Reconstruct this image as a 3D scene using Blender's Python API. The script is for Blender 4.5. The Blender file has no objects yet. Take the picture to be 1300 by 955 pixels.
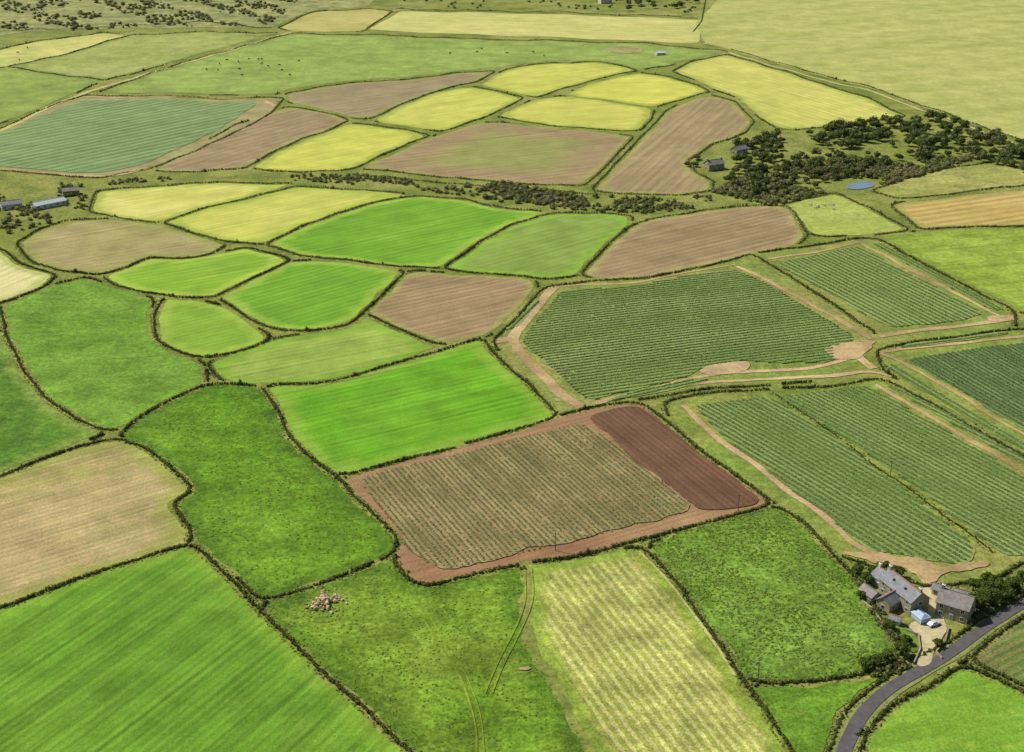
import bpy, bmesh, math, random
import numpy as np
from mathutils import Vector, Matrix
from mathutils.geometry import delaunay_2d_cdt
random.seed(7); rng=np.random.default_rng(7)
S=bpy.context.scene
# ------------------------------------------------------------ survey plan -> metres on the ground
F=1805.56; TH=math.atan((477.5+280)/F); H=240.0; CT=math.cos(TH); ST=math.sin(TH)
def G(u,v):
    dx=(u-650)/F; dy=(477.5-v)/F
    t=H/(ST-dy*CT)
    return (dx*t,(CT+dy*ST)*t)
def P(x,y):
    zc=y*CT+H*ST
    return (650+F*x/zc, 477.5-F*(y*ST-H*CT)/zc)
def wob(u,v):
    return (u+1.3*math.sin(v*.061+u*.023)+.8*math.sin(u*.13+1.3*v*.07+2),
            v+.7*math.sin(u*.057+v*.031+1)+.5*math.sin(u*.147-v*.05))
def lin(c):
    c=max(0,c)/255.0
    return c/12.92 if c<=.04045 else ((c+.055)/1.055)**2.4
def C(r,g,b):
    if r>g+3:   # soils and stubble: greyer, less mauve
        r,g,b=r*.975,g*1.0,b*.90
        return (lin(r)/1.16,lin(g)/1.20,lin(b)/1.36,1)
    return (lin(r)/1.08,lin(g)/1.19,lin(b)/1.34,1)
# ------------------------------------------------------------ node helper
class NT:
    def __init__(s,name):
        s.m=bpy.data.materials.new(name); s.m.use_nodes=True
        s.t=s.m.node_tree; s.n=s.t.nodes; s.l=s.t.links
        s.b=s.n['Principled BSDF']; s.b.inputs['Roughness'].default_value=.9
        s.b.inputs['Specular IOR Level'].default_value=.1
    def put(s,inp,v):
        if isinstance(v,bpy.types.NodeSocket): s.l.new(v,inp)
        else: inp.default_value=v
    def math(s,op,a,b=0.0,clamp=False):
        n=s.n.new('ShaderNodeMath'); n.operation=op; n.use_clamp=clamp
        s.put(n.inputs[0],a); s.put(n.inputs[1],b); return n.outputs[0]
    def mix(s,f,a,b,bt='MIX'):
        n=s.n.new('ShaderNodeMix'); n.data_type='RGBA'; n.blend_type=bt
        s.put(n.inputs[0],f); s.put(n.inputs[6],a); s.put(n.inputs[7],b); return n.outputs[2]
    def noise(s,vec,scale,det=3,rough=.55):
        n=s.n.new('ShaderNodeTexNoise'); s.put(n.inputs['Vector'],vec)
        n.inputs['Scale'].default_value=scale; n.inputs['Detail'].default_value=det
        n.inputs['Roughness'].default_value=rough; return n.outputs[0]
    def mr(s,v,a,b,c=0.0,d=1.0):
        n=s.n.new('ShaderNodeMapRange'); s.put(n.inputs[0],v)
        for i,x in enumerate((a,b,c,d)): s.put(n.inputs[i+1],x)
        return n.outputs[0]
    def dot(s,v,w):
        n=s.n.new('ShaderNodeVectorMath'); n.operation='DOT_PRODUCT'
        s.put(n.inputs[0],v); n.inputs[1].default_value=w; return n.outputs['Value']
    def comb(s,x,y,z=0.0):
        n=s.n.new('ShaderNodeCombineXYZ'); s.put(n.inputs[0],x); s.put(n.inputs[1],y); s.put(n.inputs[2],z); return n.outputs[0]
    def pos(s): return s.n.new('ShaderNodeTexCoord').outputs['Object']
    def island(s): return s.n.new('ShaderNodeNewGeometry').outputs['Random Per Island']
    def scale(s,col,v):
        n=s.n.new('ShaderNodeVectorMath'); n.operation='SCALE'
        s.put(n.inputs[0],col); s.put(n.inputs['Scale'],v); return n.outputs[0]
    def bump(s,h,st=.5,d=.3):
        n=s.n.new('ShaderNodeBump'); n.inputs['Strength'].default_value=st; n.inputs['Distance'].default_value=d
        s.put(n.inputs['Height'],h); s.l.new(n.outputs[0],s.b.inputs['Normal'])
    def out(s,col): s.put(s.b.inputs['Base Color'],col); return s.m
def wdir(d):
    a=G(*d[0]); b=G(*d[1]); x=b[0]-a[0]; y=b[1]-a[1]; l=math.hypot(x,y); return (x/l,y/l)
def fmat(name,c1,c2,dirp=((0,500),(100,490)),rowc=None,sp=3.0,rs=.4,mott=.3,streak=.3,speck=.35,edgec=None,ew=5.0,tram=0,centre=None,bumpy=.5,specs=1.1,hard=False,lump=0):
    t=NT(name); p=t.pos(); d=wdir(dirp); mott*=1.2
    al=t.dot(p,(d[0],d[1],0)); ac=t.dot(p,(-d[1],d[0],0))
    att=t.n.new('ShaderNodeAttribute'); att.attribute_name='edge'; ed=att.outputs['Fac']
    col=t.mix(t.mr(t.noise(p,.013,3),.40,.60),c1,c2)
    if centre: 
        f=t.math('ADD',ed,t.math('MULTIPLY',t.noise(p,.03,3),40)); col=t.mix(t.mr(f,34,62,0,.9),col,centre)
    st=t.noise(t.comb(t.math('MULTIPLY',ac,.30),t.math('MULTIPLY',al,.010)),1,3,.65)
    st=t.mr(st,.3,.7)
    med=t.mr(t.noise(p,.055,4,.65),.32,.68); fine=t.mr(t.noise(p,specs,3,.7),.34,.66)
    v=t.math('ADD',1.0,t.math('MULTIPLY',t.math('SUBTRACT',med,.5),mott))
    v=t.math('MULTIPLY',v,t.math('ADD',1.0,t.math('MULTIPLY',t.math('SUBTRACT',st,.5),streak)))
    v=t.math('MULTIPLY',v,t.math('ADD',1.0,t.math('MULTIPLY',t.math('SUBTRACT',fine,.5),speck)))
    if lump:
        lu=t.mr(t.noise(p,.33,3,.7),.40,.62)
        v=t.math('MULTIPLY',v,t.math('ADD',1.0,t.math('MULTIPLY',t.math('SUBTRACT',lu,.5),lump)))
        dry=t.mr(t.noise(p,.16,3,.7),.52,.68,0,.45); col=t.mix(dry,col,(c1[0]*1.6,c1[1]*1.2,c1[2]*1.5,1))
    h=t.math('MULTIPLY',fine,.6)
    if rowc:
        ph=t.math('ADD',t.math('MULTIPLY',ac,2*math.pi/sp),t.math('MULTIPLY',t.math('SUBTRACT',t.noise(p,.09,2),.5),2.2))
        r=t.math('SINE',ph)
        r=t.math('ADD',r,t.math('MULTIPLY',t.math('SUBTRACT',t.noise(t.comb(t.math('MULTIPLY',ac,1.0),t.math('MULTIPLY',al,.45)),1.0,2,.7),.5),3.2 if hard else 1.2))
        r=t.mr(r,-.5,.7) if not hard else t.mr(r,-.3,.6)
        m=t.math('MULTIPLY',t.mr(ed,ew*.8,ew*1.4) if ew>0 else 1.0,rs)
        col=t.mix(t.math('MULTIPLY',r,m),col,rowc)
        h=t.math('SUBTRACT',h,t.math('MULTIPLY',r,.8*rs))
    if tram:
        fr=t.math('ABSOLUTE',t.math('SUBTRACT',t.math('FRACT',t.math('MULTIPLY',ac,1.0/tram)),.5))
        v=t.math('MULTIPLY',v,t.mr(fr,.02,.06,.84,1.0))
    if edgec:
        e=t.math('ADD',ed,t.math('MULTIPLY',t.math('SUBTRACT',t.noise(p,.12,3),.5),ew*2.2))
        col=t.mix(t.mr(e,ew*.5,ew*1.3,.85,0),col,edgec)
    t.bump(h,bumpy,.35)
    return t.out(t.scale(col,v))
def smat(name,c,c2=None,sc=1.0,amp=.3,rough=.9,spec=.15,bump=.2,bs=None):
    t=NT(name); p=t.pos(); n=t.mr(t.noise(p,sc,4,.6),.3,.7)
    col=t.mix(t.mr(t.noise(p,sc*.2,3),.35,.65),c,c2 or c)
    col=t.scale(col,t.mr(n,0,1,1-amp/2,1+amp/2)); t.b.inputs['Roughness'].default_value=rough
    t.b.inputs['Specular IOR Level'].default_value=spec
    if bump: t.bump(n,bump,.1)
    return t.out(col)
def leafmat(name,c1,c2,c3,sc=.06,tr_=.3):
    t=NT(name); p=t.pos(); i=t.island()
    col=t.mix(i,c1,c2); col=t.mix(t.mr(t.noise(p,sc,3),.42,.66),col,c3)
    m=t.out(col)
    t.b.inputs['Roughness'].default_value=.75
    tr=t.n.new('ShaderNodeBsdfTranslucent'); t.put(tr.inputs[0],col)
    mx=t.n.new('ShaderNodeMixShader'); mx.inputs[0].default_value=tr_
    t.l.new(t.b.outputs[0],mx.inputs[1]); t.l.new(tr.outputs[0],mx.inputs[2])
    t.l.new(mx.outputs[0],t.n['Material Output'].inputs[0]); return m
# ------------------------------------------------------------ mesh helpers
def link(o,parent=None):
    S.collection.objects.link(o)
    if parent: o.parent=parent
    return o
def mk(name,verts,faces,mat,parent=None,smooth=False):
    me=bpy.data.meshes.new(name); me.from_pydata([tuple(v) for v in verts],[],faces); me.update()
    for m in (mat if isinstance(mat,list) else [mat]): me.materials.append(m)
    if smooth: me.shade_smooth()
    return link(bpy.data.objects.new(name,me),parent)
def fastmesh(name,V,Flist,mat,parent=None):
    me=bpy.data.meshes.new(name); me.vertices.add(len(V)); me.vertices.foreach_set('co',V.astype(np.float32).ravel())
    loops=np.concatenate([f.ravel() for f,_ in Flist]); tot=np.concatenate([np.full(len(f),f.shape[1]) for f,_ in Flist])
    mi=np.concatenate([np.full(len(f),i) for f,i in Flist])
    start=np.concatenate([[0],np.cumsum(tot)[:-1]])
    me.loops.add(len(loops)); me.loops.foreach_set('vertex_index',loops.astype(np.int32))
    me.polygons.add(len(tot)); me.polygons.foreach_set('loop_start',start.astype(np.int32))
    me.polygons.foreach_set('material_index',mi.astype(np.int32))
    me.update(calc_edges=True); me.validate()
    for m in (mat if isinstance(mat,list) else [mat]): me.materials.append(m)
    return link(bpy.data.objects.new(name,me),parent)
bm=bmesh.new(); bmesh.ops.create_icosphere(bm,subdivisions=1,radius=1)
ICOV=np.array([v.co[:] for v in bm.verts]); ICOF=np.array([[v.index for v in f.verts] for f in bm.faces]); bm.free()
def foliage_geo(cen,rad,nleaf,ls,core=.82,up=0.0):
    N=len(cen); cen=np.asarray(cen,float); rad=np.asarray(rad,float)
    Vs=[];Fs=[];off=0
    if core>0:
        cv=cen[:,None,:]+ICOV[None]*rad[:,None,:]*core*rng.uniform(.75,1.15,(N,12,1))
        Vs.append(cv.reshape(-1,3)); Fs.append(((ICOF[None]+(np.arange(N)*12)[:,None,None]).reshape(-1,3),0)); off=N*12
    d=rng.normal(size=(N,nleaf,3)); d/=np.linalg.norm(d,axis=2,keepdims=True)
    d[...,2]=np.where(d[...,2]<-.35,-d[...,2],d[...,2])
    pc=cen[:,None,:]+d*rad[:,None,:]*rng.uniform(.78,1.12,(N,nleaf,1))
    nrm=d+rng.normal(size=d.shape)*.55; nrm[...,2]+=up; nrm/=np.linalg.norm(nrm,axis=2,keepdims=True)
    a=np.cross(nrm,rng.normal(size=d.shape)); a/=np.linalg.norm(a,axis=2,keepdims=True); b=np.cross(nrm,a)
    s=ls*rng.uniform(.55,1.3,(N,nleaf,1)); s2=s*rng.uniform(.6,1,(N,nleaf,1))
    q=np.stack([pc-a*s-b*s2*.4,pc+a*s*.2-b*s2,pc+a*s+b*s2*.3,pc-a*s*.1+b*s2],2).reshape(-1,3)
    Vs.append(q); Fs.append((np.arange(len(q)).reshape(-1,4)+off,0))
    return np.concatenate(Vs),Fs
def foliage(name,cen,rad,nleaf,ls,mat,core=.82,up=0.0):
    V,Fs=foliage_geo(cen,rad,nleaf,ls,core,up); return fastmesh(name,V,Fs,mat)
def dense_world(px,closed=True,step=3.0,wobble=True):
    out=[]; n=len(px)
    for i in range(n if closed else n-1):
        a=px[i]; b=px[(i+1)%n]
        wa=G(*a); wb=G(*b); L=math.dist(wa,wb); k=max(1,min(200,int(L/step)))
        for j in range(k):
            f=j/k; u=a[0]+(b[0]-a[0])*f; v=a[1]+(b[1]-a[1])*f
            out.append(G(*(wob(u,v) if wobble else (u,v))))
    if not closed: out.append(G(*(wob(*px[-1]) if wobble else px[-1])))
    A=np.array(out)
    for _ in range(3 if wobble else 0):
        if closed: A=.5*A+.25*np.roll(A,1,0)+.25*np.roll(A,-1,0)
        else:
            B=A.copy(); B[1:-1]=.5*A[1:-1]+.25*A[:-2]+.25*A[2:]; A=B
    return A
def inside(pts,poly):
    x,y=pts[:,0],pts[:,1]; r=np.zeros(len(pts),bool); n=len(poly); j=n-1
    for i in range(n):
        xi,yi=poly[i]; xj,yj=poly[j]
        if yi!=yj:
            c=((yi>y)!=(yj>y))&(x<(xj-xi)*(y-yi)/(yj-yi)+xi); r^=c
        j=i
    return r
def bdist(pts,poly):
    out=np.empty(len(pts))
    for s in range(0,len(pts),2000):
        q=pts[s:s+2000]; out[s:s+2000]=np.sqrt(((q[:,None]-poly[None])**2).sum(2)).min(1)
    return out
def smrand(n,k=5):
    a=rng.normal(size=n+2*k)
    return np.convolve(a,np.ones(k)/math.sqrt(k),'same')[k:k+n]
def sheet(name,px,z,mat,inset=1.2,wobble=True,rag=.4,step=3.0):
    my=np.mean([G(*p)[1] for p in px]); step=max(1.5,step*min(3,max(.6,my/600)))
    A=dense_world(px,True,step,wobble)
    if (np.cross(A,np.roll(A,-1,0))).sum()<0: A=A[::-1]
    tn=np.roll(A,-1,0)-np.roll(A,1,0); tn/=np.maximum(1e-6,np.linalg.norm(tn,axis=1,keepdims=True))
    nn=np.stack([-tn[:,1],tn[:,0]],1)
    jit=smrand(len(A),3)*rag*.8+rng.normal(size=len(A))*rag*.15
    A=A+nn*(inset+jit)[:,None]
    g=7.0*min(3,max(.7,my/500))
    lo=A.min(0); hi=A.max(0)
    xs=np.arange(lo[0],hi[0],g); ys=np.arange(lo[1],hi[1],g)
    if len(xs)*len(ys)>12000:
        g*=math.sqrt(len(xs)*len(ys)/12000); xs=np.arange(lo[0],hi[0],g); ys=np.arange(lo[1],hi[1],g)
    gp=np.stack(np.meshgrid(xs,ys),-1).reshape(-1,2)+rng.uniform(-.2,.2,(len(xs)*len(ys),2))*g
    if len(gp):
        gp=gp[inside(gp,A)]
        if len(gp): gp=gp[bdist(gp,A)>g*.5]
    allp=np.concatenate([A,gp]) if len(gp) else A
    c0=allp.mean(0)
    r=delaunay_2d_cdt([Vector((float(a-c0[0]),float(b-c0[1]))) for a,b in allp],[],[list(range(len(A)))],1,1e-4)
    V=np.array([[v[0]+c0[0],v[1]+c0[1],z] for v in r[0]])
    fc=[list(f) for f in r[2]]
    o=mk(name,V,fc,mat)
    at=o.data.attributes.new('edge','FLOAT','POINT'); at.data.foreach_set('value',bdist(V[:,:2],A).astype(np.float32))
    return o
def ribbon(name,px,w,z,mat,rag=.25,wobble=True):
    A=dense_world(px,False,2.5,wobble)
    for _ in range(8): A[1:-1]=.5*A[1:-1]+.25*A[:-2]+.25*A[2:]
    tn=np.gradient(A,axis=0); tn/=np.maximum(1e-6,np.linalg.norm(tn,axis=1,keepdims=True)); nn=np.stack([-tn[:,1],tn[:,0]],1)
    rag=min(rag,w*.12)
    j1=smrand(len(A))*rag; j2=smrand(len(A))*rag
    L=A+nn*(w/2+j1)[:,None]; R=A-nn*(w/2+j2)[:,None]
    V=[(*p,z) for p in L]+[(*p,z) for p in R]; n=len(A)
    o=mk(name,V,[(n+i,n+i+1,i+1,i) for i in range(n-1)],mat)
    at=o.data.attributes.new('edge','FLOAT','POINT'); at.data.foreach_set('value',np.full(2*n,50,np.float32))
    return o
# ------------------------------------------------------------ materials
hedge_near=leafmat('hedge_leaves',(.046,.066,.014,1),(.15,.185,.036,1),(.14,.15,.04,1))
hedge_far_haze=leafmat('hedge_leaves_far_haze',(.09,.112,.034,1),(.20,.22,.068,1),(.19,.19,.075,1))  # distant hedges: aerial haze put into a paler, greyer leaf colour
vergem=leafmat('verge_grass',(.13,.18,.035,1),(.27,.30,.08,1),(.28,.27,.10,1),.05)
scrubm=leafmat('scrub_leaves',(.085,.11,.03,1),(.22,.24,.07,1),(.22,.20,.085,1),.03)
woodm=leafmat('woodland_leaves',(.045,.068,.02,1),(.16,.195,.05,1),(.15,.16,.055,1),.04)
treem=leafmat('tree_leaves',(.045,.075,.014,1),(.16,.21,.035,1),(.12,.15,.03,1),.2)
potm=leafmat('potato_leaves',(.115,.195,.05,1),(.205,.315,.085,1),(.18,.285,.075,1),.02)
potfm=leafmat('potato_leaves_dark',(.09,.155,.055,1),(.155,.235,.085,1),(.14,.21,.08,1),.02)
potym=leafmat('young_potato_leaves',(.12,.18,.05,1),(.22,.29,.09,1),(.18,.24,.075,1),.03)
tuftm=leafmat('tuft_leaves',(.12,.205,.022,1),(.23,.32,.045,1),(.24,.31,.075,1),.05)
bark=smat('bark',(.09,.065,.045,1),sc=4)
soil=fmat('soil_track',C(194,164,142),C(170,144,114),specs=.7,speck=.35,mott=.5,streak=.1)
soil_l=fmat('pale_track',C(190,186,138),C(172,172,112),specs=.9,speck=.3,mott=.3,streak=.1)
worn=fmat('worn_grass',C(132,152,58),C(112,142,44),specs=.9,speck=.6,mott=.6,streak=.1)
# ------------------------------------------------------------ ground to the horizon
t=NT('rough_grass_ground'); p=t.pos()
a=t.mix(t.mr(t.noise(p,.012,4,.6),.35,.65),C(116,132,58),C(146,152,84))
a=t.mix(t.mr(t.noise(p,.05,4,.65),.45,.62,0,.7),a,C(90,110,48))
vor=t.n.new('ShaderNodeTexVoronoi'); t.l.new(p,vor.inputs['Vector']); vor.inputs['Scale'].default_value=.0045
yy=t.dot(p,(0,1,0))
fa=t.mix(.35,C(130,150,70),vor.outputs['Color'],'SOFT_LIGHT')
a=t.mix(t.mr(yy,1900,2400),a,fa)
a=t.scale(a,t.mr(t.noise(p,.5,4,.7),.34,.66,.65,1.35)); t.bump(t.noise(p,.8,3),.5,.4); gm=t.out(a)
mk('ground',[(-15000,-4000,0),(15000,-4000,0),(15000,25000,0),(-15000,25000,0)],[(0,1,2,3)],gm)
# ------------------------------------------------------------ fields
fields=[]
def fld(name,pts,mat,hedge=True,skip=(),inset=1.7,rag=.6):
    fields.append((name,pts,mat,hedge,skip,inset,rag))
fld('crop_field',[(-160,835),(-60,795),(0,773),(60,750),(130,725),(190,705),(245,690),(262,705),(300,745),(345,790),(385,830),(425,868),(500,935),(560,1000),(-180,1000)],
  fmat('f1',C(98,146,44),C(110,153,50),((0,850),(160,745)),C(82,128,36),2.8,.45,edgec=C(118,158,52),mott=.35,speck=.3,streak=.5,lump=.1,tram=15),True)
fld('stubble_field',[(-140,655),(-60,625),(0,605),(50,585),(100,568),(148,555),(180,568),(215,592),(245,618),(240,630),(215,635),(225,652),(240,670),(245,690),(190,705),(130,725),(60,750),(0,773),(-60,795),(-140,825)],
  fmat('f2',C(182,160,132),C(166,156,108),((0,700),(200,640)),C(152,148,98),2.8,.4,edgec=C(144,154,78),ew=6,centre=C(186,160,138),mott=.3,streak=.4,lump=.1))
fld('pasture_field',[(148,555),(165,540),(195,520),(235,500),(268,487),(290,487),(330,490),(350,520),(370,555),(400,590),(430,607),(460,640),(485,665),(508,685),(500,705),(480,712),(430,735),(380,750),(330,765),(300,735),(262,705),(245,690),(240,670),(225,652),(215,635),(240,630),(245,618),(215,592),(180,568)],
  fmat('f3',C(88,132,30),C(104,144,42),mott=.6,speck=.6,streak=.1,specs=.8,edgec=C(80,118,34),lump=.4))
fld('crop_field',[(335,490),(400,487),(450,478),(520,455),(570,442),(610,430),(625,445),(650,470),(680,500),(712,527),(660,546),(600,561),(550,576),(490,590),(432,605),(400,590),(370,555),(350,520)],
  fmat('f4',C(96,160,32),C(108,165,42),((340,500),(620,440)),C(84,146,34),4,.35,edgec=C(128,168,60),ew=6,mott=.3,tram=14,speck=.25,lump=.06,streak=.35))
fld('potato_field',[(432,605),(490,590),(550,576),(600,561),(660,546),(712,527),(745,519),(790,512),(815,510),(850,540),(900,580),(940,610),(985,640),(930,656),(870,671),(800,690),(740,706),(660,717),(600,729),(535,748),(505,725),(500,705),(508,685),(485,665),(460,640)],
  fmat('f5',C(152,114,96),C(164,130,108),((450,607),(700,545)),C(136,100,82),3,.4,mott=.3))
fld('pasture_field',[(330,765),(380,750),(430,735),(480,712),(500,705),(535,748),(600,729),(662,717),(670,745),(666,780),(672,815),(690,850),(720,900),(770,1000),(560,1000),(500,935),(425,868),(385,830),(345,790)],
  fmat('f6',C(98,137,38),C(118,148,52),mott=.6,speck=.6,streak=.1,specs=.8,edgec=C(86,122,36),lump=.45),True,[(662,724,800,1010)])
fld('hay_field',[(662,717),(740,706),(818,693),(840,720),(870,755),(900,800),(945,866),(1010,960),(1030,1000),(770,1000),(720,900),(690,850),(672,815),(666,780),(670,745)],
  fmat('f7',C(140,156,70),C(158,164,88),((740,720),(860,866)),C(204,196,148),2.9,.66,mott=.6,speck=.6,edgec=C(128,156,60),ew=4,hard=True,lump=.3),True,[(640,724,780,1010)])
fld('rough_pasture',[(818,693),(870,671),(930,656),(985,640),(1020,665),(1060,705),(1090,740),(1112,775),(1135,805),(1150,830),(1100,855),(1050,864),(1010,868),(945,866),(900,800),(870,755),(840,720)],
  fmat('f8',C(112,149,60),C(104,140,52),mott=.5,speck=.8,streak=.15,specs=.75,edgec=C(98,134,46),bumpy=.9,lump=.4))
fld('potato_field',[(840,510),(900,499),(960,495),(1050,492),(1118,480),(1180,512),(1260,558),(1330,600),(1450,670),(1450,715),(1300,712),(1270,735),(1180,748),(1110,722),(1085,712),(1060,705),(1020,665),(985,640),(940,610),(900,580),(850,540)],
  fmat('f9',C(116,142,62),C(140,148,78),mott=.5,speck=.6,streak=.1,lump=.4))
fld('potato_field',[(1112,444),(1180,432),(1290,419),(1450,405),(1450,640),(1330,598),(1260,556),(1180,508),(1120,470)],
  fmat('f10',C(114,142,62),C(132,147,75),mott=.4,speck=.6,streak=.1,lump=.4),True,[(1130,482,1460,660)])
fld('potato_field',[(625,432),(650,410),(672,385),(690,364),(760,357),(830,352),(900,338),(955,322),(1010,357),(1060,388),(1110,422),(1112,444),(1090,465),(1040,485),(960,490),(900,494),(840,503),(745,519),(712,527),(680,500),(650,470)],
  fmat('f11',C(118,142,66),C(140,146,84),mott=.4,speck=.6,streak=.1,lump=.4),True,[(1030,440,1120,500)])
fld('potato_field',[(955,322),(1010,316),(1085,303),(1112,303),(1200,350),(1290,397),(1290,419),(1180,432),(1112,440),(1060,388),(1010,357)],
  fmat('f12',C(118,142,66),C(140,147,82),mott=.4,speck=.5,streak=.1,lump=.3),True,[(960,325,1110,440)])
fld('ploughed_field',[(735,350),(770,315),(800,288),(830,277),(900,267),(960,260),(1000,261),(1015,283),(1028,300),(1010,316),(955,322),(900,338),(830,352),(760,357)],
  fmat('f13',C(162,138,118),C(150,130,108),((770,345),(1000,290)),C(138,116,94),5,.45,mott=.25,streak=.4,edgec=C(155,152,98),ew=4))
fld('crop_field',[(560,342),(610,305),(650,285),(700,271),(760,270),(806,275),(800,288),(770,315),(735,350),(700,355),(620,348)],
  fmat('f14',C(126,162,72),C(118,153,68),((600,340),(780,290)),C(142,154,90),5,.5,mott=.25,speck=.2,edgec=C(130,171,60)))
fld('crop_field',[(335,312),(380,288),(430,270),(490,254),(530,248),(590,254),(640,264),(700,271),(650,285),(610,305),(560,342),(500,338),(430,330),(385,325)],
  fmat('f15',C(120,170,54),C(108,159,48),((380,320),(640,265)),C(98,150,46),5,.5,mott=.2,speck=.2,edgec=C(144,179,70)))
fld('grass_field',[(205,283),(260,265),(320,250),(378,237),(440,240),(530,248),(490,254),(430,270),(380,288),(335,312),(290,307),(250,298)],
  fmat('f16',C(192,198,104),C(180,192,92),((230,290),(450,245)),C(168,182,76),5,.4,mott=.2,speck=.2,edgec=C(152,178,68)))
fld('grass_field',[(112,270),(122,243),(180,238),(240,233),(300,232),(378,234),(320,250),(260,265),(205,283),(160,279)],
  fmat('f17',C(205,207,128),C(192,197,108),((120,275),(350,235)),C(182,189,92),5,.4,mott=.2,speck=.2,edgec=C(154,175,72)))
fld('stubble_field',[(18,310),(50,291),(85,279),(160,279),(205,285),(250,298),(290,309),(270,322),(230,330),(190,327),(160,340),(125,350),(80,345),(40,333)],
  fmat('f18',C(172,156,126),C(160,149,110),((40,340),(270,300)),C(150,145,94),5,.4,mott=.3,edgec=C(142,153,84)))
fld('stubble_field',[(-150,318),(-60,312),(0,316),(20,333),(75,350),(60,364),(0,386),(-80,402),(-150,420)],
  fmat('f19',C(220,210,172),C(208,200,154),((0,380),(70,350)),C(192,192,130),5,.35,mott=.2,edgec=C(162,176,98)))
fld('crop_field',[(128,350),(160,340),(190,327),(230,330),(270,322),(310,314),(372,330),(330,350),(290,370),(275,378),(230,378),(180,372),(145,362)],
  fmat('f20',C(138,179,62),C(126,169,54),((150,360),(350,325)),C(114,158,48),5,.5,mott=.2,speck=.2,edgec=C(156,185,76)))
fld('crop_field',[(277,378),(330,350),(372,330),(440,332),(515,344),(490,370),(462,397),(440,414),(390,422),(345,418),(310,402)],
  fmat('f21',C(116,167,52),C(106,158,48),((300,400),(500,345)),C(94,147,44),4.5,.5,mott=.2,speck=.2,edgec=C(142,177,70)))
fld('ploughed_field',[(462,397),(490,370),(515,344),(580,347),(640,350),(680,354),(685,362),(665,390),(640,412),(618,429),(562,439),(520,425),(485,408)],
  fmat('f22',C(164,138,118),C(154,132,108),((480,400),(660,360)),C(140,117,96),4.5,.45,mott=.25,streak=.4,edgec=C(156,152,102),ew=3))
fld('crop_field',[(200,432),(195,402),(207,378),(250,379),(280,387),(310,402),(345,430),(320,441),(290,450),(255,456),(222,446)],
  fmat('f23',C(132,170,64),C(122,161,56),((200,430),(330,400)),C(110,154,50),4,.4,mott=.25,speck=.2,edgec=C(144,177,70)))
fld('crop_field',[(260,462),(300,446),(345,430),(390,424),(440,416),(462,400),(490,412),(530,430),(562,439),(520,455),(450,478),(400,487),(330,490),(285,487)],
  fmat('f24',C(138,167,72),C(126,160,64),((280,480),(540,430)),C(154,170,94),4,.5,mott=.35,speck=.25,edgec=C(124,164,58)))
fld('pasture_field',[(0,388),(60,364),(110,352),(150,364),(195,380),(192,405),(198,432),(220,447),(257,460),(268,485),(235,500),(195,520),(163,543),(140,549),(100,535),(60,508),(30,470),(8,430)],
  fmat('f25',C(98,140,48),C(112,150,58),mott=.5,speck=.5,streak=.1,specs=.7,edgec=C(108,152,52),lump=.3))
fld('pasture_field',[(-160,425),(-60,412),(0,418),(8,430),(30,470),(60,508),(100,535),(140,549),(100,566),(50,583),(0,602),(-60,623),(-160,655)],
  fmat('f26',C(94,134,46),C(82,122,40),mott=.6,speck=.5,streak=.1,specs=.7,edgec=C(120,147,66),lump=.3))
fld('potato_field',[(-150,215),(-60,190),(0,165),(50,140),(105,122),(200,122),(290,126),(362,124),(345,145),(295,172),(240,195),(192,215),(130,226),(60,223),(0,216),(-60,216),(-150,222)],
  fmat('f27',C(162,148,118),C(130,149,88),mott=.4,speck=.3,streak=.1))
fld('ploughed_field',[(192,217),(245,188),(300,160),(345,143),(365,135),(400,140),(444,153),(420,165),(380,178),(340,195),(312,214),(250,219)],
  fmat('f28',C(160,139,120),C(150,131,112),((220,210),(420,155)),C(140,120,100),8,.4,mott=.25,streak=.35,edgec=C(150,152,98),ew=4))
fld('grass_field',[(314,214),(342,195),(390,176),(444,156),(490,161),(548,172),(520,184),(480,200),(450,215),(380,220)],
  fmat('f29',C(198,202,102),C(186,195,92),((340,210),(520,175)),C(174,185,78),7,.4,mott=.2,speck=.2,edgec=C(152,171,76)))
fld('ploughed_field',[(360,120),(400,111),(470,104),(540,99),(600,91),(630,90),(605,103),(560,115),(520,128),(490,141),(466,152),(440,150),(400,137),(365,130)],
  fmat('f30',C(160,144,124),C(152,136,116),((380,128),(600,96)),C(144,126,106),9,.4,mott=.2,streak=.35,edgec=C(145,149,92),ew=4))
fld('grass_field',[(468,153),(500,137),(550,118),(600,109),(667,125),(640,140),(605,153),(560,168),(520,163)],
  fmat('f31',C(192,198,102),C(180,191,92),((480,150),(640,125)),C(168,181,78),7,.4,mott=.2,speck=.2,edgec=C(152,171,76)))
fld('grass_field',[(603,107),(640,88),(680,82),(760,78),(812,90),(760,101),(720,111),(680,125),(640,117)],
  fmat('f32',C(194,200,104),C(184,192,94),((620,105),(780,85)),C(172,182,80),8,.4,mott=.2,speck=.2,edgec=C(152,171,76)))
fld('grass_field',[(628,149),(680,126),(715,121),(830,137),(828,150),(815,166),(770,166),(700,160)],
  fmat('f33',C(194,199,104),C(182,190,94),((640,145),(820,130)),C(172,182,80),7,.4,mott=.2,speck=.2,edgec=C(152,171,76)),True,[(718,114,832,140)])
fld('grass_field',[(715,121),(740,108),(812,92),(850,97),(902,117),(862,128),(830,137)],
  fmat('f33b',C(198,203,100),C(188,195,90),((740,118),(880,110)),C(176,186,78),7,.4,mott=.2,speck=.2,edgec=C(152,171,76)),True,[(718,116,828,140)])
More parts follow.
